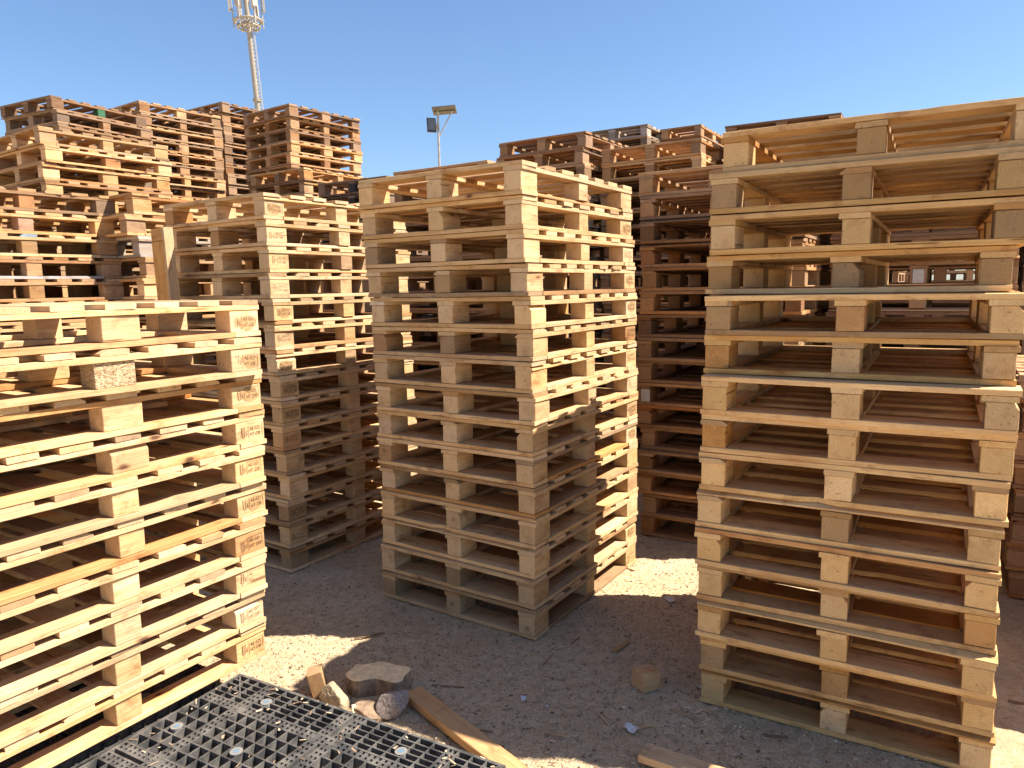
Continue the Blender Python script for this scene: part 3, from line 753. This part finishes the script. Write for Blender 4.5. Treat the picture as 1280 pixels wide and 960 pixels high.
def scrap(name, loc, s, seed, label, mat, fold=.4):
    r = random.Random(seed); b = MB()
    n = 5; vs = []
    for j in range(n):
        for i in range(n):
            x, y = (i / (n - 1) - .5), (j / (n - 1) - .5)
            z = abs(x * .8 + y * .3) * fold + r.uniform(0, .12)
            vs.append((x * s * (1 + r.uniform(-.1, .1)), y * s * .7 * (1 + r.uniform(-.1, .1)), z * s))
    top = [(x, y, z + .0006) for x, y, z in vs]
    q = [(j * n + i, j * n + i + 1, (j + 1) * n + i + 1, (j + 1) * n + i) for j in range(n - 1) for i in range(n - 1)]
    b.add(vs, [f[::-1] for f in q]); b.add(top, q)
    return single(name, b.mesh(name, mat), (*loc, gz(*loc) + .003), (0, 0, r.uniform(0, 3)), label, 'litter')
scrap('paper_scrap', (.027, 2.805), .034, 1, 'small folded white paper scrap alone on the shaded dirt', PAPER, .8)
scrap('paper_scrap', (.842, 3.745), .062, 2, 'printed paper scrap near the sunlit strip of dirt', PAPERGREY, .25)
scrap('paper_scrap', (.800, 2.885), .060, 3, 'pale torn scrap at the corner of the shaded stack', PAPERGREY, .4)
scrap('plastic_scrap', (.440, 2.59), .055, 4, 'crumpled grey-white plastic scrap behind the sunlit plank end', PAPER, .6)
scrap('paper_scrap', (-.415, 2.862), .040, 5, 'white flake wedged at the upper end of the weathered plank', PAPER, .3)
def stick(a, b, rad, seed, label, color):
    r = random.Random(seed)
    a = Vector((*a, gz(*a) + .006)); b_ = Vector((*b, gz(*b) + .006)); m = MB()
    L = (b_ - a).length
    me = plank_mesh('wood_splinter', L, rad * 2.2, rad * 1.2, seed, segs=6, ch=rad * .3)
    d = b_ - a
    return single('wood_splinter', me, (a + b_) / 2, (0, 0, math.atan2(d.y, d.x)), label, 'splinter', 'wood splinters scattered on the dirt', color)
SP = 'thin wood splinter lying on the dirt among other splinters'
for k, (a, b, rd, c) in enumerate([((-.37, 2.94), (-.23, 2.92), .004, (.25, .16, .09, .2)), ((.282, 4.353), (.44, 4.47), .009, (.6, .46, .28, 0)), ((.50, 4.50), (.62, 4.40), .008, (.6, .46, .28, 0)),
      ((.62, 4.28), (.72, 4.16), .006, (.6, .46, .28, 0)), ((.455, 3.20), (.535, 3.285), .011, (.42, .27, .13, .1)), ((.44, 2.60), (.52, 2.625), .006, (.55, .4, .2, 0)), ((.62, 2.73), (.70, 2.66), .004, (.5, .36, .2, .2)),
      ((.12, 3.10), (.17, 3.19), .003, (.4, .27, .15, .2)), ((.26, 3.28), (.31, 3.35), .003, (.4, .27, .15, .2)), ((-.80, 3.37), (-.66, 3.43), .004, (.24, .16, .09, .2)), ((.93, 2.55), (1.02, 2.53), .0035, (.22, .15, .1, .4)),
      ((-.20, 2.62), (-.10, 2.60), .004, (.45, .32, .18, .2)), ((.32, 2.72), (.36, 2.62), .004, (.5, .36, .2, .2)), ((.86, 2.70), (.90, 2.76), .004, (.55, .42, .25, 0)), ((.10, 2.58), (.18, 2.55), .003, (.5, .36, .2, .2)), ((2.0, 2.75), (2.1, 2.70), .005, (.3, .2, .12, .2))]):
    stick(a, b, rd, 950 + k, SP, c)

# ------------------------------------------------------------------ telecom mast, far beyond the yard
def mast():
    D = 60.0; x0 = (321 - 640) / 905 * D * 1.0
    root = empty('telecom_mast', (-18.95, 60.0, 0))
    root.rotation_euler = (0, R(-3.0), 0)
    zt = 22.65
    b = MB(); b.tube((0, 0, 0), (0, 0, zt + 4.2), .30, .19, 24); link('pole', b.mesh('pole', PAINT_W), root)
    b = MB()
    for z in (16.6, 11.0, 5.5): b.tube((0, 0, z), (0, 0, z + .10), .34, .34, 24); b.tube((0, 0, z + .12), (0, 0, z + .22), .34, .34, 24)
    link('flange', b.mesh('flange', PAINT_W), root)
    b = MB()
    n = 28
    for z, rr, th in ((zt, 1.02, .10), (zt - .45, .85, .07)):
        pts = [(rr * math.cos(2 * math.pi * k / n), rr * math.sin(2 * math.pi * k / n), z) for k in range(n)]
        for k in range(n): b.tube(pts[k], pts[(k + 1) % n], th, th, 8)
        for k in range(0, n, 4): b.tube((0, 0, z), pts[k], th * .6, th * .6, 8)
    link('platform_ring', b.mesh('platform_ring', PAINT_W), root)
    for k in range(6):
        t = 2 * math.pi * (k + .25) / 6
        c, s = math.cos(t), math.sin(t)
        a = MB(); a.box((1.28 * c, 1.28 * s, zt + 1.9), (.16, .34, 2.3), Matrix.Rotation(t, 3, 'Z'))
        link('panel_antenna', a.mesh('panel_antenna', ANT), root)
        a = MB(); a.tube((1.10 * c, 1.10 * s, zt - .5), (1.10 * c, 1.10 * s, zt + 3.2), .05, .05, 8); a.tube((.9 * c, .9 * s, zt + .7), (1.25 * c, 1.25 * s, zt + .9), .04, .04, 8); a.tube((.9 * c, .9 * s, zt + .05), (1.25 * c, 1.25 * s, zt + .05), .05, .05, 8)
        a.tube((.8 * c, .8 * s, zt - .45), (1.15 * c, 1.15 * s, zt + .5), .05, .05, 8)
        link('antenna_bracket', a.mesh('antenna_bracket', STEEL), root)
    for k in range(4):
        t = 2 * math.pi * (k + .1) / 4
        a = MB(); a.box((.48 * math.cos(t), .48 * math.sin(t), zt + 1.3 + .5 * (k % 2)), (.26, .34, .55), Matrix.Rotation(t, 3, 'Z'))
        link('radio_unit', a.mesh('radio_unit', ANT), root)
    a = MB()
    for sy in (-.09, .09): a.tube((.44, sy, 0), (.36, sy, zt), .022, .022, 6)
    for k in range(75):
        z = .3 * k; a.tube((.44 - .08 * z / zt, -.14, z), (.44 - .08 * z / zt, .14, z), .03, .03, 6)
        if k % 4 == 0: a.tube((.26, 0, z), (.44 - .08 * z / zt, 0, z), .025, .025, 6)
    link('climbing_ladder', a.mesh('climbing_ladder', STEEL), root)
    tag(root, 'tall white monopole phone mast with a ring of panel antennas against the sky', 'mast')
mast()

# ------------------------------------------------------------------ solar street lamp
def lamp():
    root = empty('solar_street_lamp', (-2.30, 25.0, 0))
    zt = 7.50
    b = MB(); b.tube((0, 0, 0), (0, 0, zt), .055, .038, 14); link('pole', b.mesh('pole', STEEL), root)
    b = MB(); rot = Matrix.Rotation(R(-4), 3, 'Y') @ Matrix.Rotation(R(-10), 3, 'X')
    b.box((.22, 0, zt + .03), (.78, .62, .035), rot); b.box((.22, 0, zt - .0), (.70, .05, .03), rot, 0)
    link('solar_panel', b.mesh('solar_panel', PANELBACK), root)
    b = MB(); b.tube((.03, 0, zt - .80), (.48, 0, zt + .0), .022, .022, 8); link('brace', b.mesh('brace', STEEL), root)
    fl = empty('floodlight'); fl.parent = root; fl.location = (-.22, -.04, zt - .45)
    b = MB(); r2 = Matrix.Rotation(R(22), 3, 'Z') @ Matrix.Rotation(R(-6), 3, 'X')
    b.box((0, 0, 0), (.30, .07, .46), r2)
    for k in range(6): b.box(r2 @ Vector((-.125 + k * .05, .045, 0)), (.008, .03, .40), r2)
    link('housing', b.mesh('housing', DARKM), fl)
    b = MB(); b.box(r2 @ Vector((0, -.039, .02)), (.25, .006, .36), r2); link('lens', b.mesh('lens', GLASSY), fl)
    b = MB(); b.tube((-.1, -.02, zt - .42), (0, 0, zt - .42), .02, .02, 8); b.box((-.02, -.03, zt - .52), (.10, .07, .18)); link('bracket', b.mesh('bracket', PAINT_W), root)
    tag(root, 'thin solar street lamp with tilted panel and dark square floodlight', 'street lamp')
lamp()

# ------------------------------------------------------------------ light
SUN_AZ, SUN_EL = -4.5, 51.5          # degrees: azimuth counter-clockwise from +X
w = bpy.data.worlds.new('World'); scene.world = w; w.use_nodes = True
nt = w.node_tree; bg = nt.nodes['Background']
sky = nt.nodes.new('ShaderNodeTexSky'); sky.sky_type = 'NISHITA'; sky.sun_disc = False
sky.sun_elevation = R(SUN_EL); sky.sun_rotation = R(90 - SUN_AZ)
sky.altitude = 30; sky.air_density = 1.05; sky.dust_density = 0.6; sky.ozone_density = 6.5
nt.links.new(sky.outputs[0], bg.inputs[0]); bg.inputs[1].default_value = 0.0515
ld = bpy.data.lights.new('sun', 'SUN'); ld.energy = 3.8; ld.angle = R(0.53); ld.color = (1.0, 0.90, 0.78)
so = bpy.data.objects.new('sun', ld); col.objects.link(so)
sd = Vector((math.cos(R(SUN_EL)) * math.cos(R(SUN_AZ)), math.cos(R(SUN_EL)) * math.sin(R(SUN_AZ)), math.sin(R(SUN_EL))))
so.rotation_euler = sd.to_track_quat('Z', 'Y').to_euler(); so.location = sd * 40

# ------------------------------------------------------------------ camera
cd = bpy.data.cameras.new('camera'); cam = bpy.data.objects.new('camera', cd); col.objects.link(cam)
cd.sensor_width = 36; cd.lens = 905 / 1280 * 36; cd.clip_start = .05; cd.clip_end = 3000
cam.matrix_world = Matrix.Translation((0, 0, 1.7064)) @ Matrix.Rotation(R(90 - 7.68), 4, 'X') @ Matrix.Rotation(R(-1.015), 4, 'Z')
scene.camera = cam
vs = scene.view_settings
vs.view_transform = 'Standard'; vs.look = 'None'; vs.gamma = 1; vs.use_curve_mapping = False; vs.exposure = 1.87
scene.cycles.max_bounces = 8; scene.cycles.diffuse_bounces = 5; scene.cycles.transparent_max_bounces = 8
